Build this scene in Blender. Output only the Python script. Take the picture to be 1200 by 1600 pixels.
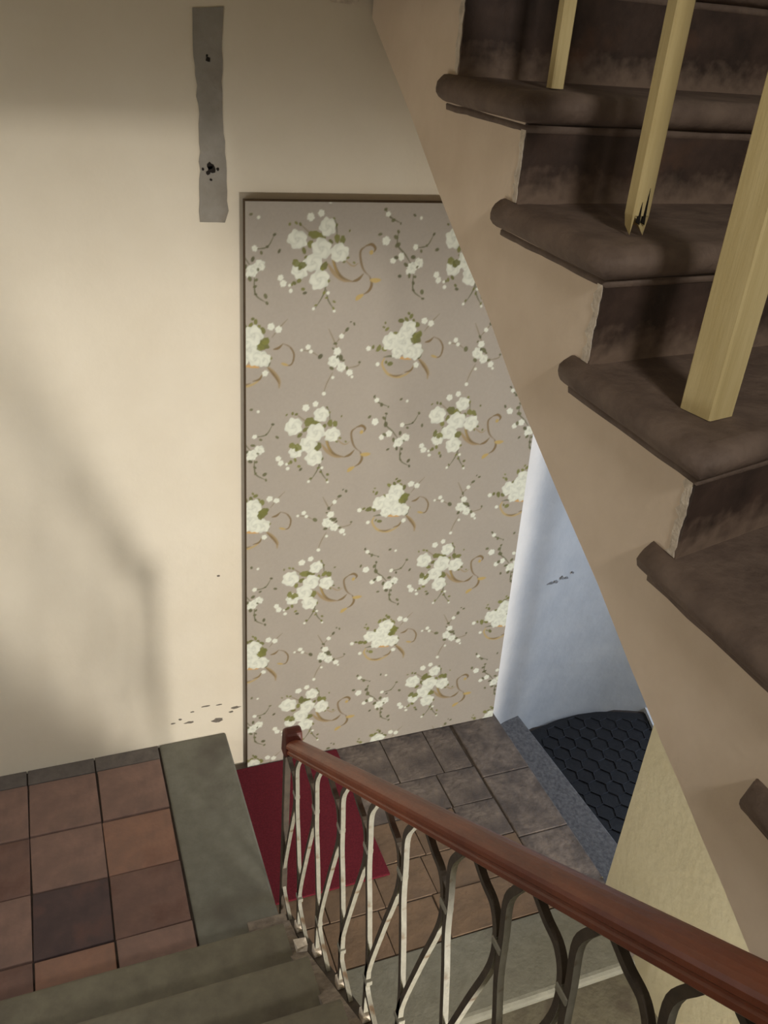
import bpy, bmesh, math, random
import numpy as np
from mathutils import Vector, Matrix

for o in list(bpy.data.objects): bpy.data.objects.remove(o)
scene = bpy.context.scene
COL = scene.collection
S = 1.3                      # plan units -> metres

# ------------------------------------------------------------------ camera
CAM = np.array([0, -2.214, 2.15])
FPX = 1370.0
yaw, pit, rol = [math.radians(a) for a in (22.8, 29.4, 5.0)]
fw = Vector((math.sin(yaw)*math.cos(pit), math.cos(yaw)*math.cos(pit), -math.sin(pit)))
rt = Vector((math.cos(yaw), -math.sin(yaw), 0)); up = rt.cross(fw)
c_, s_ = math.cos(rol), math.sin(rol)
r2 = c_*rt + s_*up; u2 = -s_*rt + c_*up
cam = bpy.data.cameras.new('camera'); cam.sensor_fit = 'VERTICAL'; cam.sensor_height = 32
cam.lens = FPX/1600*32; cam.clip_start = .02
camo = bpy.data.objects.new('camera', cam); COL.objects.link(camo)
camo.matrix_world = Matrix(((r2.x, u2.x, -fw.x, CAM[0]*S), (r2.y, u2.y, -fw.y, CAM[1]*S),
                            (r2.z, u2.z, -fw.z, CAM[2]*S), (0, 0, 0, 1)))
scene.camera = camo

# ------------------------------------------------------------------ light
w = bpy.data.worlds.new('world'); scene.world = w; w.use_nodes = True
bg = w.node_tree.nodes['Background']
bg.inputs['Color'].default_value = (1.0, .95, .86, 1); bg.inputs['Strength'].default_value = .09

def area(name, loc, target, sx, sy, power, color, spread=180):
    l = bpy.data.lights.new(name, 'AREA'); l.shape = 'RECTANGLE'; l.size = sx*S; l.size_y = sy*S
    l.energy = power; l.color = color; l.spread = math.radians(spread)
    o = bpy.data.objects.new(name, l); COL.objects.link(o)
    o.location = Vector(loc)*S
    o.rotation_euler = (Vector(target)-Vector(loc)).to_track_quat('-Z', 'Z').to_euler()
    return o
# daylight through the low stair window under the half landing
area('stair_window_light', (1.30, -2.98, .37), (.3, 0, .9), .24, .34, 110, (1.0, .96, .90))
# daylight through the window of the side passage
area('passage_window_light', (3.1, -.62, .75), (1.4, -.1, .1), .7, 1.2, 35, (.64, .78, 1.0))
# landing window above and behind
area('landing_window_light', (.34, -3.5, 3.30), (.40, 0, 1.1), .34, .26, 50, (1.0, .96, .90))
# cool fill lamp added on the left to lift lower wall and stair side
area('side_fill_light', (-.73, -1.0, 1.05), (.3, -.3, .75), .6, .7, 11, (.93, .96, 1.0))

scene.view_settings.view_transform = 'Standard'
scene.view_settings.look = 'None'
scene.view_settings.exposure = 0.0
scene.view_settings.gamma = 1.0
scene.view_settings.use_curve_mapping = False

# ------------------------------------------------------------------ materials
def lin(c):
    return tuple((x/255/12.92 if x/255 <= .04045 else ((x/255+.055)/1.055)**2.4) for x in c)
def material(name, c1, c2=None, scale=6, rough=.8, bump=0., bscale=60, c3=None, s3=2.0, t3=(.55, .75), spec=.3, detail=6, stretch=None):
    m = bpy.data.materials.new(name); m.use_nodes = True
    nt = m.node_tree; N = nt.nodes; L = nt.links; b = N['Principled BSDF']
    b.inputs['Roughness'].default_value = rough
    b.inputs['Specular IOR Level'].default_value = spec
    tc = N.new('ShaderNodeTexCoord'); src = tc.outputs['Object']
    if stretch:
        mp = N.new('ShaderNodeMapping'); mp.inputs['Scale'].default_value = stretch
        L.new(src, mp.inputs['Vector']); src = mp.outputs['Vector']
    if c2 is None: c2 = tuple(x*.85 for x in c1)
    n = N.new('ShaderNodeTexNoise'); n.inputs['Scale'].default_value = scale; n.inputs['Detail'].default_value = detail
    n.inputs['Roughness'].default_value = .6
    L.new(src, n.inputs['Vector'])
    r = N.new('ShaderNodeValToRGB'); r.color_ramp.elements[0].position = .32; r.color_ramp.elements[1].position = .68
    r.color_ramp.elements[0].color = (*lin(c2), 1); r.color_ramp.elements[1].color = (*lin(c1), 1)
    L.new(n.outputs['Fac'], r.inputs['Fac']); out = r.outputs['Color']
    if c3 is not None:
        n3 = N.new('ShaderNodeTexNoise'); n3.inputs['Scale'].default_value = s3; n3.inputs['Detail'].default_value = 8
        L.new(src, n3.inputs['Vector'])
        r3 = N.new('ShaderNodeValToRGB'); r3.color_ramp.elements[0].position = t3[0]; r3.color_ramp.elements[1].position = t3[1]
        L.new(n3.outputs['Fac'], r3.inputs['Fac'])
        mx = N.new('ShaderNodeMix'); mx.data_type = 'RGBA'
        L.new(r3.outputs['Color'], mx.inputs['Factor']); L.new(out, mx.inputs[6]); mx.inputs[7].default_value = (*lin(c3), 1)
        out = mx.outputs[2]
    L.new(out, b.inputs['Base Color'])
    if bump:
        nb = N.new('ShaderNodeTexNoise'); nb.inputs['Scale'].default_value = bscale; nb.inputs['Detail'].default_value = 4
        L.new(src, nb.inputs['Vector'])
        bp = N.new('ShaderNodeBump'); bp.inputs['Strength'].default_value = bump; bp.inputs['Distance'].default_value = .01
        L.new(nb.outputs['Fac'], bp.inputs['Height']); L.new(bp.outputs['Normal'], b.inputs['Normal'])
    return m

M = {}
M['cream'] = material('cream_paint', (219, 209, 189), (212, 201, 180), 2.5, .75, .12, 25)
M['string'] = material('beige_paint', (226, 208, 186), (216, 197, 174), 5, .75, .15, 30)
M['yellow'] = material('pale_yellow_paint', (228, 221, 190), (221, 213, 181), 4, .75, .12, 30)
M['white'] = material('white_limewash', (226, 222, 216), (208, 206, 203), 4, .8, .3, 14)
M['plaster'] = material('grey_plaster', (150, 144, 134), (134, 128, 117), 10, .9, .35, 60, c3=(112, 100, 88), s3=4)
M['scar'] = material('pale_scar', (176, 174, 172), (150, 148, 147), 40, .9)
M['raw'] = material('white_raw_plaster', (226, 214, 196), (190, 176, 158), 40, .9, .5, 90)
M['hole'] = material('dark_hole', (38, 32, 27), (26, 22, 18), 50, .9)
M['chip'] = material('grey_chip', (126, 118, 106), (100, 92, 82), 60, .9)
M['tile'] = material('terracotta', (138, 110, 98), (120, 97, 87), 14, .75, .25, 60, c3=(108, 90, 82), s3=6)
M['tile2'] = material('terracotta_orange', (146, 110, 92), (128, 100, 86), 14, .75, .25, 60, c3=(120, 88, 74), s3=6)
M['tile_dark'] = material('terracotta_stained', (88, 71, 68), (74, 61, 60), 14, .75, .25, 60, c3=(104, 76, 68), s3=8)
M['tile_mid'] = material('terracotta_brown', (122, 94, 83), (104, 82, 74), 12, .75, .25, 60, c3=(92, 66, 58), s3=7)
M['cement'] = material('grey_cement', (112, 104, 97), (94, 87, 82), 20, .9, .3, 60)
M['joint2'] = material('pale_joint', (92, 82, 74), (76, 67, 60), 30, .95, .3, 60)
M['joint'] = material('dark_joint', (82, 71, 63), (66, 57, 51), 30, .95, .3, 60)
M['green'] = material('greenish_stone', (120, 118, 106), (108, 106, 94), 18, .7, .2, 70, c3=(92, 87, 78), s3=3)
M['green_worn'] = material('worn_green_stone', (118, 112, 94), (100, 94, 79), 14, .7, .25, 50, c3=(84, 74, 64), s3=5)
M['flag'] = material('worn_flagstone', (134, 120, 108), (96, 86, 79), 22, .6, .45, 40, c3=(82, 74, 70), s3=9, t3=(.45,.7))
M['flag_brown'] = material('brown_flagstone', (124, 101, 80), (104, 86, 69), 12, .7, .3, 40, c3=(92, 78, 66), s3=6)
M['strip'] = material('speckled_step', (132, 128, 124), (94, 90, 90), 60, .7, .4, 80)
M['umber'] = material('dark_umber_stone', (118, 101, 89), (94, 79, 70), 12, .7, .35, 50, c3=(126, 109, 96), s3=8, t3=(.58, .8))
M['rail'] = material('varnished_wood', (138, 74, 46), (104, 50, 32), 5, .42, .1, 40, stretch=(6, 1.2, 1.2), spec=.5)
M['rail_end'] = material('dark_varnished_wood', (92, 40, 30), (72, 32, 24), 8, .45, .1, 40, spec=.5)
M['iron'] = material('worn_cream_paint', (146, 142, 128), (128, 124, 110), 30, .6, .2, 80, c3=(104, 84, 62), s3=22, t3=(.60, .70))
M['iron_dark_and_shade'] = material('dark_iron_and_bar_shade', (86, 76, 64), (66, 58, 50), 20, .7, .2, 60)  # iron of newel and base bar; also painted shade on the balusters
M['pine'] = material('yellow_pine', (212, 194, 144), (194, 174, 122), 6, .6, .12, 40, stretch=(5, 5, .5))
M['redmat'] = material('red_mat', (112, 30, 42), (94, 22, 34), 120, .95, .6, 400)
M['rubber'] = material('black_rubber', (30, 29, 31), (22, 21, 23), 30, .5, .2, 60, spec=.4)
M['rubber_rim'] = material('rubber_rim', (66, 66, 70), (30, 30, 33), 14, .25, .1, 60, spec=.6)  # edge highlights put into the lighter rim colour
M['board_edge'] = material('board_edge', (104, 88, 70), (88, 72, 56), 20, .9)
M['cord'] = material('cord', (170, 156, 110), None, 20, .6)
M['dust'] = material('dust', (150, 138, 122), (110, 98, 88), 30, .95, .5, 60)

# riser: dark paint worn pale near the foot (wear band has its own ragged shape, in local z)
def riser_material():
    m = material('dark_worn_riser', (78, 61, 53), (50, 39, 34), 9, .6, .25, 40, c3=(110, 78, 58), s3=5, t3=(.6, .85), spec=.35)
    nt = m.node_tree; N = nt.nodes; L = nt.links; b = N['Principled BSDF']
    old = b.inputs['Base Color'].links[0].from_socket
    tc = N.new('ShaderNodeTexCoord'); sep = N.new('ShaderNodeSeparateXYZ'); L.new(tc.outputs['Object'], sep.inputs[0])
    n = N.new('ShaderNodeTexNoise'); n.inputs['Scale'].default_value = 34; n.inputs['Detail'].default_value = 8
    L.new(tc.outputs['Object'], n.inputs['Vector'])
    a = N.new('ShaderNodeMath'); a.operation = 'MULTIPLY_ADD'; a.inputs[1].default_value = -.11; a.inputs[2].default_value = .0
    L.new(n.outputs['Fac'], a.inputs[0])
    s = N.new('ShaderNodeMath'); s.operation = 'ADD'; L.new(sep.outputs['Z'], s.inputs[0]); L.new(a.outputs[0], s.inputs[1])
    r = N.new('ShaderNodeMapRange'); r.inputs['From Min'].default_value = -.05; r.inputs['From Max'].default_value = .02
    r.inputs['To Min'].default_value = .7; r.inputs['To Max'].default_value = 0
    L.new(s.outputs[0], r.inputs['Value'])
    mx = N.new('ShaderNodeMix'); mx.data_type = 'RGBA'; L.new(r.outputs[0], mx.inputs['Factor'])
    L.new(old, mx.inputs[6]); mx.inputs[7].default_value = (*lin((140, 120, 104)), 1)
    L.new(mx.outputs[2], b.inputs['Base Color'])
    return m
M['riser'] = riser_material()

# ------------------------------------------------------------------ builders
def link(name, me, parent=None, loc=(0, 0, 0), mat=None):
    o = bpy.data.objects.new(name, me); COL.objects.link(o); o.location = Vector(loc)*S
    if mat is not None: me.materials.append(M[mat])
    if parent is not None: o.parent = parent
    return o
def mesh(name, V, F, mat, parent=None, base=None, smooth=False, bevel=0, tri=False):
    """V in plan units, world; base = world position of the object's origin; parent = empty or object with its own base"""
    if base is None: base = BASE.get(parent.name, (0, 0, 0)) if parent is not None else (0, 0, 0)
    pb = BASE.get(parent.name, (0, 0, 0)) if parent is not None else (0, 0, 0)
    me = bpy.data.meshes.new(name)
    me.from_pydata([((v[0]-base[0])*S, (v[1]-base[1])*S, (v[2]-base[2])*S) for v in V], [], F)
    if tri or bevel or True:
        bm = bmesh.new(); bm.from_mesh(me)
        bmesh.ops.recalc_face_normals(bm, faces=bm.faces[:])
        if bevel:
            bmesh.ops.bevel(bm, geom=bm.edges[:], offset=bevel*S, segments=2, profile=.5, affect='EDGES', clamp_overlap=True)
        if tri:
            bmesh.ops.triangulate(bm, faces=[f for f in bm.faces if len(f.verts) > 4])
        bm.to_mesh(me); bm.free()
    if smooth:
        for p in me.polygons: p.use_smooth = True
    o = link(name, me, parent, tuple(base[i]-pb[i] for i in range(3)), mat)
    BASE[o.name] = tuple(base)
    return o
BASE = {}
def empty(name, loc, label, cat, group=None):
    o = bpy.data.objects.new(name, None); COL.objects.link(o); o.location = Vector(loc)*S
    o.empty_display_size = .05; BASE[o.name] = tuple(loc)
    tag(o, label, cat, group); return o
def tag(o, label=None, cat=None, group=None, kind=None):
    if label: o['label'] = label
    if cat: o['category'] = cat
    if group: o['group'] = group
    if kind: o['kind'] = kind
    return o
def box_vf(x0, x1, y0, y1, z0, z1):
    V = [(x, y, z) for z in (z0, z1) for y in (y0, y1) for x in (x0, x1)]
    return V, [(0, 1, 3, 2), (4, 6, 7, 5), (0, 4, 5, 1), (2, 3, 7, 6), (0, 2, 6, 4), (1, 5, 7, 3)]
def box(name, x0, x1, y0, y1, z0, z1, mat, parent=None, bevel=0, base=None):
    V, F = box_vf(x0, x1, y0, y1, z0, z1)
    if base is None and parent is None: base = ((x0+x1)/2, (y0+y1)/2, z0)
    return mesh(name, V, F, mat, parent, base, bevel=bevel)
def prism(name, poly, axis, a, b, mat, parent=None, base=None, bevel=0):
    """poly of 2D points extruded along axis from a to b"""
    def P(p, t):
        return (t, p[0], p[1]) if axis == 0 else ((p[0], t, p[1]) if axis == 1 else (p[0], p[1], t))
    n = len(poly)
    V = [P(p, a) for p in poly] + [P(p, b) for p in poly]
    F = [tuple(range(n)), tuple(range(2*n-1, n-1, -1))] + [(i, (i+1) % n, n+(i+1) % n, n+i) for i in range(n)]
    return mesh(name, V, F, mat, parent, base, tri=True, bevel=bevel)
def merge(parts):
    V, F = [], []
    for v, f in parts:
        k = len(V); V += list(v); F += [tuple(i+k for i in q) for q in f]
    return V, F
def sweep(path, side, prof):
    """sweep closed 2D profile (a along side, b along normal) along path; side constant vector"""
    path = [Vector(p) for p in path]; side = Vector(side); V, F = [], []; n = len(prof)
    for i, p in enumerate(path):
        t = (path[min(i+1, len(path)-1)]-path[max(i-1, 0)]).normalized()
        nr = t.cross(side).normalized()
        for a, b in prof: V.append(tuple(p+side*a+nr*b))
    for i in range(len(path)-1):
        for j in range(n):
            F.append((i*n+j, i*n+(j+1) % n, (i+1)*n+(j+1) % n, (i+1)*n+j))
    F.append(tuple(range(n))); F.append(tuple(range((len(path)-1)*n, len(path)*n))[::-1])
    return V, F
def spline(pts, n=6):
    """Catmull-Rom through points"""
    P = [Vector(p) for p in pts]; P = [P[0]*2-P[1]]+P+[P[-1]*2-P[-2]]; out = []
    for i in range(1, len(P)-2):
        for k in range(n):
            t = k/n; a, b, c, d = P[i-1], P[i], P[i+1], P[i+2]
            out.append(.5*((2*b)+(c-a)*t+(2*a-5*b+4*c-d)*t*t+(3*b-a-3*c+d)*t*t*t))
    out.append(P[-2]); return out
def ring(r, n=8): return [(r*math.cos(2*math.pi*i/n), r*math.sin(2*math.pi*i/n)) for i in range(n)]
def ragged(poly, step, amp, seed):
    """subdivide a closed 2D outline and jitter it"""
    rnd = random.Random(seed); out = []
    for i in range(len(poly)):
        a = Vector(poly[i]); b = Vector(poly[(i+1) % len(poly)]); n = max(1, int((b-a).length/step))
        for k in range(n):
            p = a+(b-a)*k/n; out.append((p.x+rnd.uniform(-amp, amp), p.y+rnd.uniform(-amp, amp)))
    return out

# ================================================================== THE SETTING
wb = box('wall_back', -.75, 1.372, 0, .12, -.6, 3.6, 'cream', base=(0, 0, 0)); tag(wb, 'cream painted stair wall behind the landing', kind='structure')
strip = [(.376, 2.136), (.441, 2.140), (.436, 1.95), (.443, 1.82), (.448, 1.71), (.442, 1.679), (.377, 1.682), (.381, 1.78), (.384, 1.90), (.374, 2.06)]
prism('plaster_strip', ragged(strip, .02, .0022, 4), 1, -.0025, .001, 'plaster', wb)['label'] = 'grey unpainted plaster band running down the wall'
for cx, cz, r, sd in [(.4065, 2.036, .005, 1), (.4055, 1.811, .008, 2), (.411, 1.803, .009, 3), (.389, 1.803, .0035, 4), (.424, 1.803, .0035, 5), (.4075, 1.779, .003, 6), (.402, 1.795, .005, 7), (.404, 2.043, .003, 8)]:
    prism('screw_hole', ragged([(cx+r*math.cos(a), cz+r*math.sin(a)) for a in np.linspace(0, 6.28, 8)[:-1]], 1, r*.25, sd), 1, -.0038, -.002, 'hole', wb)
chips = [((.394, .062), .022, .010, 1), ((.455, .103), .018, .0055, 2), ((.302, .075), .018, .005, 3), ((.272, .095), .007, .004, 4), ((.44, .087), .008, .004, 5),
         ((.248, .083), .009, .003, 6), ((.355, .132), .02, .003, 7), ((.407, .64), .006, .004, 8), ((.312, .118), .008, .003, 9), ((.40, .128), .012, .0025, 10)]
for (cx, cz), rx, rz, sd in chips:
    rnd = random.Random(sd)
    prism('paint_chip', [(cx+rx*math.cos(a)*rnd.uniform(.6, 1.1), cz+rz*math.sin(a)*rnd.uniform(.6, 1.1)) for a in np.linspace(0, 6.28, 11)[:-1]], 1, -.0012, .001, 'chip', wb)

# curved white wall of the side passage
pth = spline([(1.366, .004, 0), (1.445, .014, 0), (1.56, .062, 0), (1.64, .082, 0), (1.755, .122, 0), (1.87, .146, 0), (1.98, .152, 0), (2.07, .144, 0), (2.16, .12, 0), (2.25, .088, 0), (2.31, .06, 0), (2.36, .06, 0), (2.44, .10, 0)], 4)
V = []; F = []; zz = [-.6, 0, .6, 1.2, 1.8, 2.4, 3.4]
for p in pth:
    for z in zz: V.append((p.x, p.y, z))
for p in pth[::-1]:
    for z in zz: V.append((p.x, p.y+.1, z))
k = len(zz); nn = len(pth)*2
for i in range(nn):
    for j in range(k-1): F.append((i*k+j, ((i+1) % nn)*k+j, ((i+1) % nn)*k+j+1, i*k+j+1))
wn = mesh('wall_passage', V, F, 'white', smooth=True, base=(1.8, .1, -.6)); tag(wn, 'white limewashed wall curving into the side passage', kind='structure')
for cx, cy, cz, rx, rz, sd in [(1.70, .099, .34, .012, .006, 1), (1.735, .112, .345, .008, .007, 2), (1.76, .120, .335, .010, .005, 3), (1.79, .128, .35, .006, .005, 4), (1.67, .088, .345, .016, .003, 5)]:
    rnd = random.Random(sd)
    prism('plaster_scar', [(cx+rx*math.cos(a)*rnd.uniform(.6, 1.1), cz+rz*math.sin(a)*rnd.uniform(.6, 1.1)) for a in np.linspace(0, 6.28, 10)[:-1]], 1, cy-.003, cy+.012, 'scar', wn)

wr = prism('wall_right', [(-3.1, -1.4), (-.812, -1.4), (-.812, 1.5), (-1.3, 1.24), (-1.86, .93), (-1.86, .86), (-3.1, .86)], 0, 1.45, 1.57, 'yellow', base=(1.5, -2, -1.4)); tag(wr, 'pale yellow wall beside the lower stairs', kind='structure')
wl = box('wall_left', -.87, -.75, -3.2, .12, -.6, 3.6, 'cream'); tag(wl, 'cream wall left of the landing', kind='structure')
wu = box('wall_upper_right', 1.95, 2.07, -3.1, .06, 1.3, 3.6, 'cream'); tag(wu, 'cream wall beside the upper stairs', kind='structure')
# rear wall with the low stair window
V, F = merge([box_vf(-.75, 1.12, -3.22, -3.1, -1.4, .95), box_vf(1.12, 1.48, -3.22, -3.1, -1.4, .1), box_vf(1.12, 1.48, -3.22, -3.1, .64, .95), box_vf(1.48, 2.07, -3.22, -3.1, -1.4, .95)])
tag(mesh('wall_rear', V, F, 'cream', base=(.5, -3.1, -1.4)), 'cream wall with the low stair window', kind='structure')
V, F = merge([box_vf(1.12, 1.14, -3.2, -3.12, .1, .64), box_vf(1.46, 1.48, -3.2, -3.12, .1, .64), box_vf(1.12, 1.48, -3.2, -3.12, .1, .12), box_vf(1.12, 1.48, -3.2, -3.12, .62, .64)])
tag(mesh('window_1', V, F, 'iron', base=(1.3, -3.1, .1)), 'low stair window frame', kind='structure')
hl = box('floor_half_landing', -.75, 1.95, -3.1, -1.90, .87, .99, 'green_worn'); tag(hl, 'stone half landing above the lower stairs', kind='structure')

# upper landing slab, its ragged plaster edge just shows at the top of the picture
ul = box('ceiling', -.75, .755, -.75, 0, 2.198, 2.34, 'cream'); tag(ul, 'underside of the landing above', kind='structure')
box('shade_slab', .405, .755, -1.25, -.75, 2.198, 2.30, 'cream', ul)  # unseen slab added to shade the upper wall and board
prism('plaster_patch', ragged([(.58, 2.21), (.755, 2.21), (.755, 2.172), (.72, 2.168), (.66, 2.176)], .012, .0035, 9), 1, -.012, 0, 'raw', ul)

# left landing: bed, tiles, kerb stone, cement strip
fl = box('floor', -.75, .40, -.96, 0, -.17, -.012, 'joint', base=(0, 0, 0)); tag(fl, 'terracotta tiled landing with a stone kerb', kind='structure')
ys = [-.062, -.270, -.468, -.672, -.87]; xs = [-.75, -.61, -.408, -.206, -.005, .196]
kinds = {(2, 0): 'tile', (3, 0): 'tile', (4, 0): 'tile', (3, 1): 'tile', (4, 1): 'tile2', (3, 2): 'tile_dark', (4, 2): 'tile_mid', (3, 3): 'tile2', (4, 3): 'tile', (2, 1): 'tile_mid', (2, 2): 'tile', (2, 3): 'tile_mid'}
rnd = random.Random(3)
for i in range(5):
    for j in range(4):
        g = .0022; dz = rnd.uniform(-.0018, .0018); jx = [rnd.uniform(-.002, .002) for _ in range(4)]
        x0, x1, y0, y1 = xs[i]+g, xs[i+1]-g, ys[j+1]+g, ys[j]-g
        V, F = box_vf(x0, x1, y0, y1, -.02, dz)
        V = [(v[0]+jx[q % 4], v[1]+jx[(q+1) % 4], v[2]) for q, v in enumerate(V)]
        mesh('floor_tile', V, F, kinds.get((i, j), 'tile'), fl, base=((x0+x1)/2, (y0+y1)/2, -.02), bevel=.0025)
for x0, x1 in [(-.75, -.21), (-.206, -.008), (-.004, .194)]:
    box('cement_strip', x0, x1, -.060, 0, -.02, -.0005, 'cement', fl, bevel=.002)
box('kerb_stone', .2, .420, -.90, 0, -.165, .001, 'green', fl, bevel=.006)['label'] = 'greenish stone kerb along the landing edge'

# lower landing
f2 = box('floor_lower', .40, 1.45, -1.0, .01, -.32, -.166, 'joint2', base=(.9, -.5, -.32)); tag(f2, 'worn flagstone landing one step lower', kind='structure')
rows = [(-.002, -.240, [.42, .62, .80, .98, 1.15, 1.262]), (-.240, -.392, [.42, .585, .765, .94, 1.115, 1.266]), (-.392, -.545, [.42, .60, .77, .95, 1.11, 1.268]),
        (-.545, -.686, [.42, .585, .76, .93, 1.10, 1.27]), (-.686, -.836, [.42, .56, .735, .91, 1.09, 1.272])]
for ri, (ya, yb, xx) in enumerate(rows):
    for a, b in zip(xx, xx[1:]):
        g = .0015; dz = rnd.uniform(-.002, .002)
        V, F = box_vf(a+g, b-g, yb+g, ya-g, -.18, -.16+dz)
        V = [(v[0]+rnd.uniform(-.0012, .0012), v[1]+rnd.uniform(-.0012, .0012), v[2]) for v in V]
        mesh('flagstone', V, F, 'flag' if ri < 2 else ('flag_brown' if ri > 2 or a < 1 else 'flag'), f2, base=((a+b)/2, (ya+yb)/2, -.18), bevel=.002)
for ya, yb in [(-.002, -.30), (-.30, -.57), (-.57, -.836)]:
    box('border_stone', 1.272, 1.458, yb+.001, ya-.001, -.20, -.1595, 'flag', f2, bevel=.004)['label'] = 'worn border stone'

# ================================================================== LOWER STAIRS (towards the viewer and down)
lf = empty('lower_stairs', (.95, -1.0, -.33), 'greenish stone stairs going down beneath the handrail beside the yellow wall', 'stairs')
def nosed(name, x0, x1, yf, yb, zt, th, mat, parent, r=.016):
    """tread with rounded front at yf (front towards -y), profile in y-z"""
    s = -1 if yf < yb else 1
    pr = [(yb, zt)] + [(yf-s*r+s*r*math.sin(a), zt-r+r*math.cos(a)) for a in np.linspace(0, math.pi, 8)]
    pr += [(yf-s*(r+.012), zt-2*r), (yf-s*(r+.014), zt-th), (yb, zt-th)]
    return prism(name, pr, 0, x0, x1, mat, parent)
nosed('tread', .455, 1.388, -1.072, -.840, -.160, .05, 'green', lf, .02)
box('riser', .455, 1.45, -.992, -.96, -.325, -.20, 'green_worn', lf)
nosed('tread', .455, 1.449, -1.30, -.95, -.325, .05, 'green_worn', lf, .02)
box('riser', .455, 1.45, -1.235, -1.20, -.50, -.37, 'green_worn', lf)
nosed('tread', .455, 1.449, -1.55, -1.19, -.49, .05, 'green_worn', lf, .02)
box('riser', .455, 1.45, -1.48, -1.45, -.67, -.53, 'green_worn', lf)
nosed('tread', .455, 1.449, -1.80, -1.44, -.655, .05, 'green_worn', lf, .02)

# ================================================================== STEPS TO THE SIDE PASSAGE
ss = empty('side_step', (1.56, -.28, -.45), 'grey speckled stone step down from the landing to the dark passage', 'step')
prism('tread', [(1.43, -.80), (1.675, -.80), (1.672, -.58), (1.640, .085), (1.56, .065), (1.43, .02)], 2, -.345, -.30, 'strip', ss, bevel=.005)
box('riser', 1.45, 1.63, -.80, -.01, -.45, -.345, 'strip', ss)
pf = box('floor_passage', 1.45, 3.3, -1.3, .12, -.5, -.432, 'joint'); tag(pf, 'dark floor of the side passage', kind='structure')
tr = prism('trim_1', [(2.285, .074), (2.34, .06), (2.30, -.06), (2.245, -.05)], 2, -.432, -.405, 'white'); tag(tr, 'small white plinth at the passage floor', kind='structure')

hm = empty('honeycomb_mat', (2.0, -.3, -.432), 'black rubber honeycomb mat on the side passage floor', 'mat')
mat_out = [(1.682, -.72), (2.75, -.72), (2.75, .02), (2.40, .02), (2.30, .048), (2.16, .10), (2.07, .124), (1.98, .132), (1.87, .126), (1.755, .102), (1.682, .08)]
prism('mat_base', mat_out, 2, -.432, -.424, 'rubber', hm)
def inside(x, y):
    if not (1.684 < x < 2.745 and -.715 < y): return False
    lim = np.interp(x, [1.66, 1.755, 1.87, 1.98, 2.07, 2.16, 2.30, 2.40, 2.75], [.06, .095, .12, .126, .118, .094, .04, .015, .015])
    return y < lim
R = .040; parts = []; rnd = random.Random(8)
ang = math.radians(12)
for i in range(-20, 21):
    for j in range(-20, 21):
        hx, hy = R*1.5*i, R*math.sqrt(3)*(j+(i % 2)/2)
        X = 2.15+hx*math.cos(ang)-hy*math.sin(ang); Y = -.3+hx*math.sin(ang)+hy*math.cos(ang)
        if not all(inside(X+R*1.02*math.cos(t), Y+R*1.02*math.sin(t)) for t in np.linspace(0, 6.28, 13)): continue
        hh = .0045+rnd.uniform(-.0008, .0008); V = []
        for rr, z in [(R*1.0, -.4245), (R*.99, -.424+hh), (R*.96, -.424+hh), (R*.94, -.4235)]:
            for q in range(6):
                a = ang+math.pi/3*q; V.append((X+rr*math.cos(a), Y+rr*math.sin(a), z))
        F = [(r_*6+q, r_*6+(q+1) % 6, r_*6+6+(q+1) % 6, r_*6+6+q) for r_ in range(3) for q in range(6)]
        parts.append((V, F))
V, F = merge(parts)
tag(mesh('honeycomb_ridges', V, F, 'rubber_rim', hm), kind='stuff')

cv, cf = sweep([p for p in spline([(1.452, -.79, -.155), (1.478, -.765, -.20), (1.505, -.735, -.26), (1.53, -.70, -.296)], 4)], (.7, .7, 0), ring(.0025, 6))
tag(mesh('cord', cv, cf, 'cord', base=(1.53, -.70, -.30)), 'thin pale cord hanging at the foot of the yellow wall corner', 'cord')

# ================================================================== LEFT STAIRS (rising towards the viewer)
ls = empty('left_stairs', (0, -1.3, 0), 'worn greenish stone steps rising from the tiled landing toward the viewer', 'stairs')
for n in range(1, 6):
    yn = -.857-.2075*(n-1); z = .165*n
    dz = [rnd.uniform(-.003, .003) for _ in range(2)]
    nosed("tread", -.735, .392, yn+.0, yn-.245, z, .05, 'green_worn', ls, .018)
    box("riser", -.735, .392, yn-.245, yn-.03, z-.165, z-.045, 'green_worn', ls)
# side string of the left stairs
def stl(y): return .255+.79*(-1.07-y)
prism('string', [(-.80, stl(-.80)), (-1.92, stl(-1.92)), (-1.92, stl(-1.92)-.30), (-1.2, stl(-1.2)-.34), (-.80, -.17), (-.74, -.17), (-.74, .0)], 0, .386, .428, 'dust', ls)
prism('plaster_lump', ragged([(-.74, .01), (-.80, .05), (-.90, .10), (-.90, -.02), (-.74, -.06)], .02, .006, 2), 0, .33, .434, 'dust', ls)
# small white flake
V, F = box_vf(.405, .43, -.955, -.93, .155, .185)
mesh('plaster_flake', [(v[0]+rnd.uniform(-.006, .006), v[1]+rnd.uniform(-.006, .006), v[2]+rnd.uniform(-.006, .006)) for v in V], F, 'raw', ls)

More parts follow.
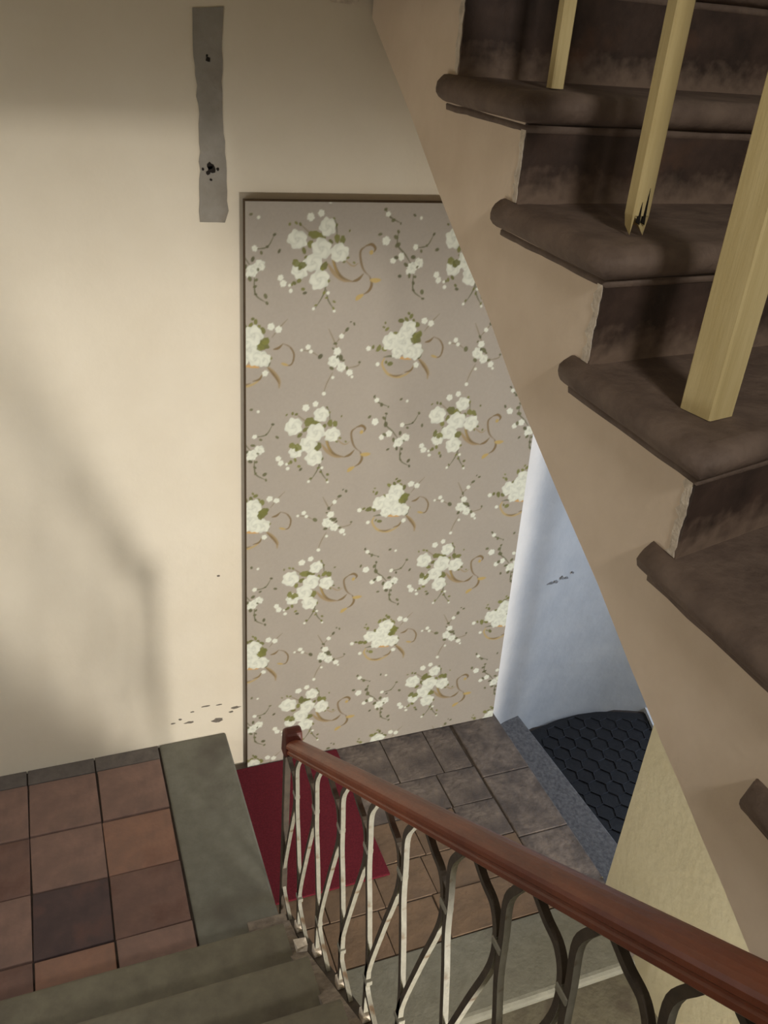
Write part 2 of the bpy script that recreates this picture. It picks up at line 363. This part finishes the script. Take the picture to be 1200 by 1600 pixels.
# ================================================================== UPPER STAIRS
us = empty('upper_stairs', (1.3, -1.2, 1.0), 'dark brown stone stairs with moulded treads climbing to the upper right', 'stairs')
T = [2.274, 2.062, 1.884, 1.70, 1.52, 1.34, 1.16]
RY = [-.505, -.80, -1.10, -1.39, -1.685, -1.98, -2.27]          # riser between tread i+1 (below) and i (above)
RA = [math.tan(math.radians(a)) for a in (.5, 2.2, 5.5, 13, 17, 20, 22)]
XS, XL, XR = .79, .764, 1.935
prof = [(-.05, 0.0)] + [(-.0245+.0245*math.cos(a), -.0245+.0245*math.sin(a)) for a in np.linspace(math.pi/2, -math.pi/2, 9)] + \
       [(-.029, -.0495), (-.024, -.053), (-.024, -.062), (-.030, -.066), (-.046, -.069)]
for i, zt in enumerate(T):
    if i == len(T)-1: break
    yf = RY[i]-.036; a = RA[i]
    back = (RY[i-1] if i else -.2)+.035; brt = min(back+.25, -.03)
    V, F = [], []
    rr = random.Random(i)
    for k, (o, dz) in enumerate(prof):
        y_l = yf-o+a*(XL-o-XS)
        for q in range(8):                      # left side, back to front
            t = q/7; V.append((XL-o, back+o*.12+(y_l-back-o*.12)*t, zt+dz))
        for q in range(1, 10):                  # front, left to right
            x = XL-o+(XR-XL+o)*q/9; V.append((x, yf-o+a*(x-XS), zt+dz))
        V.append((XR, brt, zt+dz)); V.append((XS+.02, back+.02, zt+dz))
    n = 19
    for k in range(len(prof)-1):
        for q in range(n): F.append((k*n+q, k*n+(q+1) % n, (k+1)*n+(q+1) % n, (k+1)*n+q))
    F.append(tuple(range(n))); F.append(tuple(range((len(prof)-1)*n, len(prof)*n))[::-1])
    V = [(v[0]+rr.uniform(-.0012, .0012), v[1]+rr.uniform(-.0012, .0012), v[2]+rr.uniform(-.0012, .0012)) for v in V]
    o = mesh('tread', V, F, 'umber', us, tri=True)
    for p in o.data.polygons: p.use_smooth = p.area < .004
for i in range(len(T)-1):
    y0 = RY[i]; a = RA[i]; z0 = T[i+1]; z1 = T[i]-.05
    x0 = XS-.0005; y0 -= .010
    poly = [(x0, y0+a*(x0-XS)), (XR, y0+a*(XR-XS)), (XR, y0+a*(XR-XS)+.05), (XS+.022, y0+.05), (XS+.022, y0+.0105), (x0, y0+.0105)]
    prism('riser', poly, 2, z0-.01, z1, 'riser', us, base=(XS, y0, z0))
def pix(x, y, ax, v):
    d = r2*((x-600)/FPX) + u2*(-(y-800)/FPX) + fw
    t = float((v-CAM[ax])/d[ax]); return Vector([float(q) for q in CAM])+d*t
# lower edge of the plastered string, traced in its own plane
EDGE = [(.05, 2.215), (-.0, 2.188)]
EDGE = [(-.01, 2.30)]
for px in [(581, 28), (600, 75), (640, 175), (690, 313), (722, 394), (749, 457), (771, 516), (798, 592), (827, 663), (873, 773), (933, 910), (987, 1047), (1032, 1156), (1066, 1235), (1097, 1311), (1129, 1384), (1174, 1495)]:
    h = pix(px[0], px[1], 0, XS); EDGE.append((min(h.y, -.004), h.z))
EDGE.append((-1.93, .99)); EDGE.append((-2.30, .99))
saw = []
for i in range(len(T)-1, 0, -1):
    saw += [(RY[i], T[i]-.045), (RY[i-1], T[i]-.045)]
saw = [(-2.30, T[-1]-.045)] + saw[1:] if False else saw
saw += [(RY[0], T[0]-.045), (-.01, T[0]-.045)]
poly = EDGE[1:] + [(-2.30, T[-1]-.045)] + saw[1:]
poly = [p for p in poly]
prism('string_plaster', poly, 0, XS, XS+.02, 'string', us)['label'] = 'beige painted plaster side of the stairs'
# soffit under the flight
sof = EDGE[1:]
prism('soffit', sof + [(min(p[0]+.015, -.008), p[1]+.05) for p in sof[::-1]], 0, XS+.012, XR, 'string', us)
# broken white plaster along the riser ends
for i in range(len(T)-2):
    z0, z1 = T[i+1]+.001, T[i]-.06; rr = random.Random(40+i)
    pts = [(RY[i]-.006+rr.uniform(-.002, .002), z0+(z1-z0)*k/14) for k in range(15)]
    pts2 = [(RY[i]+.004+abs(rr.gauss(0, .006)), z0+(z1-z0)*k/14) for k in range(14, -1, -1)]
    prism('plaster_edge', pts+pts2, 0, XS-.002, XS+.003, 'raw', us)

# ================================================================== YELLOW WOODEN POSTS
def post(cx, cy, z, wx, wy, rot, h, label, split=False, lean=(0, 0)):
    o = empty('wooden_post', (cx, cy, z), label, 'post', 'pine posts on the upper stairs')
    c, s = math.cos(rot), math.sin(rot); V = []; 
    lv = [(0, 1), (.004, 1), (h, 1)]
    ch = .0025
    out = [(-wx/2, -wy/2+ch), (-wx/2+ch, -wy/2), (wx/2-ch, -wy/2), (wx/2, -wy/2+ch), (wx/2, wy/2-ch), (wx/2-ch, wy/2), (-wx/2+ch, wy/2), (-wx/2, wy/2-ch)]
    zl = [0, .03, .06, .3, h]
    for zi, zz_ in enumerate(zl):
        for k, (a, b) in enumerate(out):
            f = 1.0; dz = 0
            if split and zi == 0:
                f = .8; dz = (.028 if k in (1, 2) else (.0 if k in (0, 3) else .012))
            V.append((cx+lean[0]*zz_+(a*c-b*s)*f, cy+lean[1]*zz_+(a*s+b*c)*f, z+zz_+dz))
    F = [(i*8+k, i*8+(k+1) % 8, (i+1)*8+(k+1) % 8, (i+1)*8+k) for i in range(len(zl)-1) for k in range(8)]
    F += [tuple(range(8)), tuple(range((len(zl)-1)*8, len(zl)*8))[::-1]]
    mesh('shaft', V, F, 'pine', o)
    if split:
        for q in range(2):
            xx = cx+(-.004+.009*q)*1; 
            V = [(xx-.0025, cy-wy/2-.001, z+.02), (xx+.0025, cy-wy/2-.001, z+.016), (xx, cy-wy/2-.001, z+.05+.02*q), (xx-.004, cy-wy/2+.002, z+.02), (xx+.004, cy-wy/2+.002, z+.016), (xx, cy-wy/2+.002, z+.05+.02*q)]
            mesh('crack', V, [(0, 1, 2), (5, 4, 3), (0, 3, 4, 1), (1, 4, 5, 2), (2, 5, 3, 0)], 'hole', o)
    else:
        rr = random.Random(int(cx*1000))
        for q in range(3):
            zz_ = z+.1+.11*q; xx = cx+rr.uniform(-.01, .01)
            p = [(xx+.0025*math.cos(a), zz_+.0035*math.sin(a)) for a in np.linspace(0, 6.28, 8)[:-1]]
            if rot == 0 and wx > .026: prism('knot', p, 1, cy-wy/2-.0006, cy-wy/2+.002, 'hole', o)
    return o
post(.873, -.735, 2.0635, .024, .022, 0, .95, 'thin pine post on the highest visible tread, leftmost of three', lean=(0, .0))
post(.868, -1.045, 1.8855, .030, .026, 0, .95, 'pine post with a split pointed foot, middle of the three', split=True)
post(.855, -1.312, 1.7015, .050, .054, math.radians(12), .95, 'thick square pine post near the viewer, rightmost of three')

# ================================================================== IRON RAILING
XRL = .45
def rz(y): return .62+.75*(-.74-y)
rr_ = empty('stair_railing', (XRL, -.66, -.16), 'brown wooden handrail on looped cream iron balusters along the left stairs', 'railing')
# handrail
hp = []
for a in np.linspace(0, math.pi, 9): hp.append((.0205*math.cos(a), .008+.0125*math.sin(a)))
hp += [(-.0205, .002), (-.0165, -.002), (-.0165, -.005), (-.0185, -.007), (-.0185, -.013), (-.013, -.018), (.013, -.018), (.0185, -.013), (.0185, -.007), (.0165, -.005), (.0165, -.002), (.0205, .002)]
path = [(XRL, y, rz(y)) for y in np.linspace(-.70, -2.14, 14)]
V, F = sweep(path, (1, 0, 0), [(a, b) for a, b in hp])
# orient: normal must point up
nv = Vector((0, -1, .75)).normalized().cross(Vector((1, 0, 0)))
if nv.z < 0: V, F = sweep(path, (1, 0, 0), [(a, -b) for a, b in hp])
hr = mesh('handrail', V, F, 'rail', rr_, tri=True)
for p in hr.data.polygons: p.use_smooth = len(p.vertices) == 4 and False
zc = rz(-.70)
prism('end_block', [(-.668, zc-.03), (-.674, zc+.040), (-.69, zc+.058), (-.712, zc+.054), (-.72, zc+.024), (-.72, zc-.008), (-.698, zc-.034)], 0, XRL-.021, XRL+.021, 'rail_end', hr, base=(XRL, -.69, zc), bevel=.006)
def bar_prof(wd, th): return [(-th/2, -wd/2), (th/2, -wd/2), (th/2, wd/2), (-th/2, wd/2)]
# newel bar and base bar
box('newel_bar', XRL-.008, XRL+.008, -.665, -.645, -.16, zc-.02, 'iron_dark_and_shade', rr_, bevel=.002)
V, F = sweep([(XRL, y, rz(y)-.645) for y in np.linspace(-.70, -2.14, 10)], (1, 0, 0), bar_prof(.014, .022))
mesh('base_bar', V, F, 'iron_dark_and_shade', rr_)
def tint_shaded_faces(o, ztop):
    # shade put into the colour: sides and upper arcs take the dark tone
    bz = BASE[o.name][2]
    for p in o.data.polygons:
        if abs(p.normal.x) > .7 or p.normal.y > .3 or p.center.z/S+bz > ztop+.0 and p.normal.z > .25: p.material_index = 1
Y0 = [-.745, -.897, -1.062, -1.206, -1.354, -1.502, -1.640, -1.768, -1.892, -2.03]
CURVE = [(.082, -.026), (.055, -.058), (.026, -.088), (.008, -.134), (.006, -.198), (.040, -.304), (.084, -.45), (.090, -.515), (.066, -.565), (.010, -.640)]
VERT = [(-.022, -.026), (.0, -.062), (-.006, -.13), (-.013, -.204), (-.028, -.28), (-.044, -.371), (-.056, -.45), (-.060, -.53), (-.066, -.640)]
for k, y0 in enumerate(Y0):
    def P(pts): return spline([(XRL, y0+a, rz(y0+a)+b) for a, b in pts], 5)
    V, F = sweep(P(VERT), (1, 0, 0), bar_prof(.0112, .0095))
    b = mesh('baluster', V, F, 'iron', rr_, base=(XRL, y0, rz(y0)-.64)); b.data.materials.append(M['iron_dark_and_shade'])
    tint_shaded_faces(b, 9)
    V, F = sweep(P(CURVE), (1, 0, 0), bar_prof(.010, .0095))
    cb = mesh('curved_bar', V, F, 'iron', b); cb.data.materials.append(M['iron_dark_and_shade'])
    tint_shaded_faces(cb, rz(y0)-.235)
    def collar(a, r_, wd):
        z = rz(y0+a)+r_; V, F = box_vf(XRL-.0065, XRL+.0065, y0+a-wd/2, y0+a+wd/2, z-.006, z+.006)
        mesh('collar', V, F, 'iron', b, bevel=.0015)
    collar(-.001, -.150, .023)
    if k < len(Y0)-1:
        d = Y0[k+1]-y0; collar((-.058+d+.088)/2, -.505, .024)
    z = rz(y0-.066)-.628
    box('foot', XRL-.009, XRL+.009, y0-.078, y0-.054, z-.006, z+.022, 'raw', b, bevel=.002)

# ================================================================== RED MAT
rm = mesh('doormat', *box_vf(.432, .812, -.585, -.034, -.158, -.150), 'redmat', base=(.62, -.3, -.158), bevel=.003)
tag(rm, 'dark red doormat lying at the foot of the flowered board', 'doormat')

# ================================================================== WALLPAPERED BOARD
bd = empty('wallpapered_board', (.96, -.02, -.157), 'tall board covered in beige wallpaper with white flower bouquets, leaning on the wall', 'board')
ZB, ZT = -.157, 1.737
def xl(z): return .489-.005*(z-ZB)/(ZT-ZB)
def xr(z): return 1.443-.062*(z-ZB)/(ZT-ZB)
V = [(xl(ZB), -.030, ZB), (xr(ZB), -.030, ZB), (xr(ZT), -.030, ZT), (xl(ZT), -.030, ZT), (xl(ZB), -.004, ZB), (xr(ZB), -.004, ZB), (xr(ZT), -.004, ZT), (xl(ZT), -.004, ZT)]
mesh('panel', V, [(0, 1, 2, 3), (7, 6, 5, 4), (0, 4, 5, 1), (1, 5, 6, 2), (2, 6, 7, 3), (3, 7, 4, 0)], 'board_edge', bd)
NU, NV = 400, 800; BW, BH = .93, 1.894
U, Wd = np.meshgrid((np.arange(NU)+.5)/NU*BW, (np.arange(NV)+.5)/NV*BH)      # metres (plan units) on the board, Wd upward from the foot
rng = np.random.default_rng(5)
def smooth_noise(n0, n1):
    g = rng.random((n1, n0)); yi = np.linspace(0, n1-1.001, NV); xi = np.linspace(0, n0-1.001, NU)
    y0 = yi.astype(int); x0 = xi.astype(int); fy = (yi-y0)[:, None]; fx = (xi-x0)[None]
    return (g[y0][:, x0]*(1-fy)*(1-fx)+g[y0][:, x0+1]*(1-fy)*fx+g[y0+1][:, x0]*fy*(1-fx)+g[y0+1][:, x0+1]*fy*fx)
base = np.array(lin((157, 148, 135)))
C = np.ones((NV, NU, 3))*base[None, None]
C *= (1+.05*(smooth_noise(12, 24)-.5)+.05*(smooth_noise(200, 400)-.5))[..., None]
def win(x, y, r):
    i0 = max(0, int((x-r)/BW*NU)); i1 = min(NU, int((x+r)/BW*NU)+2); j0 = max(0, int((y-r)/BH*NV)); j1 = min(NV, int((y+r)/BH*NV)+2)
    return (slice(j0, j1), slice(i0, i1)) if i1 > i0 and j1 > j0 else None
def blob(x, y, r, col, al=1, lobes=0, ph=0, asp=1, rot=0, petal=0):
    s = win(x, y, r*1.6)
    if s is None: return
    dx = U[s]-x; dy = Wd[s]-y; c, sn = math.cos(rot), math.sin(rot)
    a = dx*c+dy*sn; b = (-dx*sn+dy*c)*asp; d = np.hypot(a, b); th = np.arctan2(b, a)
    rad = r*(1+((.07*np.cos(lobes*th+ph)+.06*np.cos((lobes+3)*th-2*ph)) if lobes else 0))
    m = np.clip((rad-d)/.0028+.5, 0, 1)*al
    cc = np.array(col)[None, None]*np.ones(d.shape+(3,))
    if petal:
        sh = 1-.10*petal*np.clip(np.cos(3*th+ph+7*d/r), 0, 1)*(d > .15*r)-.16*petal*np.exp(-((d-.15*r)/(.16*r))**2)-.12*petal*np.clip(d/r-.45, 0, 1)*(1+np.sin(2*th+ph))
        cc = cc*sh[..., None]
    C[s] = C[s]*(1-m[..., None])+cc*m[..., None]
def stroke(pts, wd, col, al=1):
    pts = [Vector((p[0], p[1], 0)) for p in pts]
    q = spline(pts, 10) if len(pts) > 2 else [pts[0]+(pts[1]-pts[0])*t/12 for t in range(13)]
    n = len(q)
    for i in range(n-1):
        L_ = (q[i+1]-q[i]).length; m = max(1, int(L_/(wd*.6)))
        for k in range(m):
            p = q[i]+(q[i+1]-q[i])*k/m; t = (i+k/m)/(n-1)
            blob(p.x, p.y, wd*(.45+.75*math.sin(math.pi*min(1, t*1.05+.02))), col, al)
WHT = lin((212, 213, 196)); GRN = lin((106, 106, 52)); GRD = lin((90, 89, 58)); BRN = lin((118, 98, 66)); YEL = lin((172, 148, 92)); TAN = lin((148, 128, 94)); STM = lin((130, 118, 94))
JA = np.linalg.inv(np.array([[517, 21.5], [-43.5, -506]])); JB = np.linalg.inv(np.array([[470, 40], [-50, -458]]))
def motif(kind, X, Y, rs):
    cx, cy = {'A': (560, 300), 'B': (240, 740), 'C': (240, 260), 'D': (730, 770)}[kind]
    J = JA if kind == 'A' else JB; sc = 1/4.444/(510 if kind == 'A' else 465)
    rot = rs.uniform(-.03, .03)
    def m(p):
        v = J @ np.array([(p[0]-cx)/4.444, (p[1]-cy)/4.444]); return X+v[0], Y+v[1]
    def fl_(lst):
        for x, y, r in lst:
            a, b = m((x, y)); blob(a, b, r*sc*1.04, WHT, .96, 5 if r > 25 else (5 if r > 13 else 0), rs.uniform(0, 6), 1+rs.uniform(-.1, .15), rs.uniform(0, 3), 1 if r > 25 else .3)
    def lf_(lst, col=GRN):
        for x, y, r in lst:
            a, b = m((x, y)); blob(a, b, r*sc*1.15, np.array(col)*rs.uniform(.8, 1.25), .92, 3 if r > 18 else 0, rs.uniform(0, 6), rs.uniform(1.2, 1.8), rs.uniform(0, 3.1))
    def st(lst, wd, col, al=.85): stroke([m(p) for p in lst], wd*sc*.8, col, al*.8)
    if kind == 'A':
        st([(430, 120), (500, 170), (560, 180)], 4, STM, .6); st([(595, 400), (575, 500), (515, 600)], 4, GRD, .6); st([(590, 480), (600, 540), (640, 600)], 4, GRD, .6)
        st([(640, 70), (655, 110), (660, 180)], 4, GRD, .6)
        st([(600, 330), (640, 380), (700, 415), (760, 422)], 14, TAN, .75); st([(640, 290), (650, 350), (690, 400), (760, 422)], 10, BRN); st([(760, 422), (800, 405), (835, 368)], 9, BRN)
        st([(850, 205), (885, 196), (908, 215), (900, 240)], 9, BRN); st([(850, 205), (812, 240), (815, 300), (835, 350), (875, 385)], 8, BRN, .8)
        st([(875, 385), (888, 430), (870, 470), (830, 497)], 9, BRN); st([(830, 497), (800, 515), (785, 532)], 14, YEL, .8); st([(880, 405), (915, 405), (950, 400)], 15, YEL, .6)
        st([(885, 235), (880, 250)], 12, YEL, .7); st([(700, 290), (760, 330), (800, 310)], 4, TAN, .6); st([(625, 270), (640, 330), (670, 390)], 8, lin((150, 128, 78)), .8)
        lf_([(515, 170, 32), (550, 175, 20), (575, 180, 18), (660, 180, 22), (695, 185, 22), (490, 225, 20), (620, 200, 15), (450, 265, 18), (430, 120, 10), (405, 115, 10), (365, 125, 8), (640, 70, 8), (655, 105, 9), (740, 130, 7), (575, 345, 26), (560, 370, 18), (650, 290, 18), (600, 430, 13), (460, 300, 10)])
        fl_([(410, 205, 58), (600, 120, 48), (560, 245, 60), (675, 260, 52), (505, 330, 56), (420, 380, 46), (545, 425, 55), (495, 75, 22), (300, 430, 18), (600, 500, 10), (355, 470, 9), (505, 600, 9), (640, 607, 8)])
        lf_([(400, 340, 24), (437, 350, 24), (425, 365, 14), (520, 578, 9), (635, 590, 9), (575, 500, 10), (590, 530, 9), (640, 550, 10), (440, 487, 11), (415, 440, 14), (385, 455, 12), (370, 465, 8), (730, 285, 9), (770, 310, 8), (705, 310, 9)])
    elif kind == 'B':
        st([(110, 835), (95, 875), (130, 930), (200, 945), (265, 915), (300, 870)], 9, YEL, .7); st([(205, 830), (245, 828), (285, 834)], 10, lin((190, 150, 90)), .8)
        st([(240, 915), (280, 900), (300, 868)], 6, BRN); st([(330, 825), (365, 860), (392, 905), (390, 950)], 12, TAN, .85); st([(335, 835), (375, 885), (395, 925)], 7, BRN); st([(345, 775), (340, 810), (325, 830)], 8, GRD)
        st([(375, 725), (405, 715), (432, 690)], 7, BRN); st([(432, 690), (470, 705), (492, 745), (480, 795), (455, 812), (415, 800)], 5, BRN, .8); st([(415, 803), (455, 812)], 8, YEL, .7)
        st([(105, 830), (150, 822), (180, 830)], 6, GRD, .7); st([(140, 935), (185, 940), (230, 925)], 7, BRN, .6); st([(370, 660), (420, 600), (470, 550)], 3, STM, .6)
        lf_([(310, 705, 36), (325, 685, 26), (345, 680, 14), (350, 775, 13), (220, 610, 17), (255, 600, 15), (285, 580, 14), (320, 625, 18), (300, 605, 11), (270, 565, 9), (185, 690, 16), (130, 665, 13), (110, 655, 8), (75, 780, 20), (110, 782, 16), (40, 775, 11), (120, 630, 7), (145, 868, 16), (120, 860, 9)])
        fl_([(150, 735, 50), (265, 655, 50), (235, 735, 58), (310, 785, 44), (265, 785, 44), (190, 800, 36), (225, 695, 36), (370, 600, 19), (412, 612, 18), (10, 785, 14), (315, 865, 16), (65, 875, 12)])
        lf_([(300, 720, 20), (330, 690, 16)])
    elif kind == 'C':
        st([(125, 20), (150, 55), (215, 80)], 4, GRD, .7); st([(200, 125), (195, 195), (240, 240), (285, 300)], 4, GRD, .7); st([(290, 340), (290, 430), (345, 470)], 4, GRD, .7); st([(300, 200), (375, 180), (420, 115)], 3, GRD, .6)
        fl_([(280, 310, 31), (325, 278, 28), (125, 180, 22), (215, 255, 21), (165, 280, 17), (305, 195, 14), (140, 42, 14), (450, 360, 18), (490, 395, 11), (340, 40, 8), (260, 330, 16)])
        lf_([(290, 250, 13), (245, 295, 14), (185, 155, 13), (195, 195, 16), (90, 150, 11), (185, 262, 13), (205, 360, 10), (265, 352, 13), (300, 355, 9), (290, 390, 10), (290, 430, 8), (345, 435, 13), (350, 472, 9), (340, 213, 9), (375, 180, 7), (440, 195, 11), (420, 115, 9), (125, 20, 9), (170, 70, 11), (215, 82, 6), (200, 125, 9), (300, 30, 9), (570, 400, 11), (315, 300, 8)], GRD)
    else:
        st([(690, 580), (725, 660), (740, 700)], 3, STM, .7); st([(790, 800), (860, 780), (870, 750)], 3, STM, .7); st([(700, 830), (660, 900), (635, 965)], 3, STM, .6); st([(520, 710), (575, 715), (630, 745)], 3, STM, .6); st([(725, 660), (765, 615), (800, 575)], 3, STM, .7)
        fl_([(712, 762, 33), (755, 795, 28), (735, 705, 21), (765, 615, 14), (805, 825, 18), (560, 690, 14), (575, 715, 11), (520, 710, 8), (700, 860, 9), (640, 960, 11), (585, 1025, 17), (820, 850, 8)])
        lf_([(755, 740, 17), (735, 735, 10), (630, 740, 15), (695, 805, 13), (725, 660, 11), (710, 690, 7), (800, 575, 13), (845, 540, 9), (790, 800, 11), (870, 760, 7), (825, 530, 6), (770, 755, 9)], GRD)
rs = random.Random(21)
PX, PY = .449, .5165
def toboard(px, py):
    h = pix(px, py, 1, -.030); return (h.x-xl(h.z))/(xr(h.z)-xl(h.z))*BW, h.z-ZB
A0 = toboard(494, 687); B0 = toboard(614, 786); C0 = toboard(614, 678); D0 = toboard(724, 793)
for i in range(-2, 3):
    for j in range(-2, 4):
        for kd, o0 in (('C', C0), ('D', D0), ('A', A0), ('B', B0)):
            motif(kd, o0[0]+i*PX, o0[1]+j*PY, rs)
# wall paper sheet, coloured print on a fine grid
us_ = np.linspace(0, 1, NU+1); vs_ = np.linspace(0, 1, NV+1)
Z = ZB+.001+(ZT-ZB-.002)*vs_; XLv = xl(Z); XRv = xr(Z)
P3 = np.zeros((NV+1, NU+1, 3)); P3[..., 0] = XLv[:, None]+(XRv-XLv)[:, None]*us_[None]; P3[..., 1] = -.0306; P3[..., 2] = Z[:, None]
bb = np.array(BASE[bd.name]); P3 = (P3-bb)*S
idx = np.arange((NV+1)*(NU+1)).reshape(NV+1, NU+1)
Q = np.stack([idx[:-1, :-1], idx[:-1, 1:], idx[1:, 1:], idx[1:, :-1]], -1).reshape(-1, 4)
me = bpy.data.meshes.new('wallpaper'); me.vertices.add(P3.reshape(-1, 3).shape[0]); me.vertices.foreach_set('co', P3.ravel())
me.loops.add(Q.size); me.loops.foreach_set('vertex_index', Q.ravel().astype(np.int32))
me.polygons.add(len(Q)); me.polygons.foreach_set('loop_start', np.arange(0, Q.size, 4, dtype=np.int32))
me.update(calc_edges=True); me.validate()
Cv = np.pad(C, ((0, 1), (0, 1), (0, 0)), mode='edge'); Cv = np.concatenate([Cv, np.ones(Cv.shape[:2]+(1,))], -1)
at = me.color_attributes.new('print', 'FLOAT_COLOR', 'POINT'); at.data.foreach_set('color', np.clip(Cv, 0, 1).astype(np.float32).ravel())
mp_ = bpy.data.materials.new('flowered_wallpaper'); mp_.use_nodes = True; b = mp_.node_tree.nodes['Principled BSDF']
an = mp_.node_tree.nodes.new('ShaderNodeAttribute'); an.attribute_name = 'print'; mp_.node_tree.links.new(an.outputs['Color'], b.inputs['Base Color'])
b.inputs['Roughness'].default_value = .7; b.inputs['Specular IOR Level'].default_value = .25
me.materials.append(mp_)
wp = bpy.data.objects.new('wallpaper', me); COL.objects.link(wp); wp.parent = bd; wp['label'] = 'beige wallpaper printed with white flowers and gold scrolls'
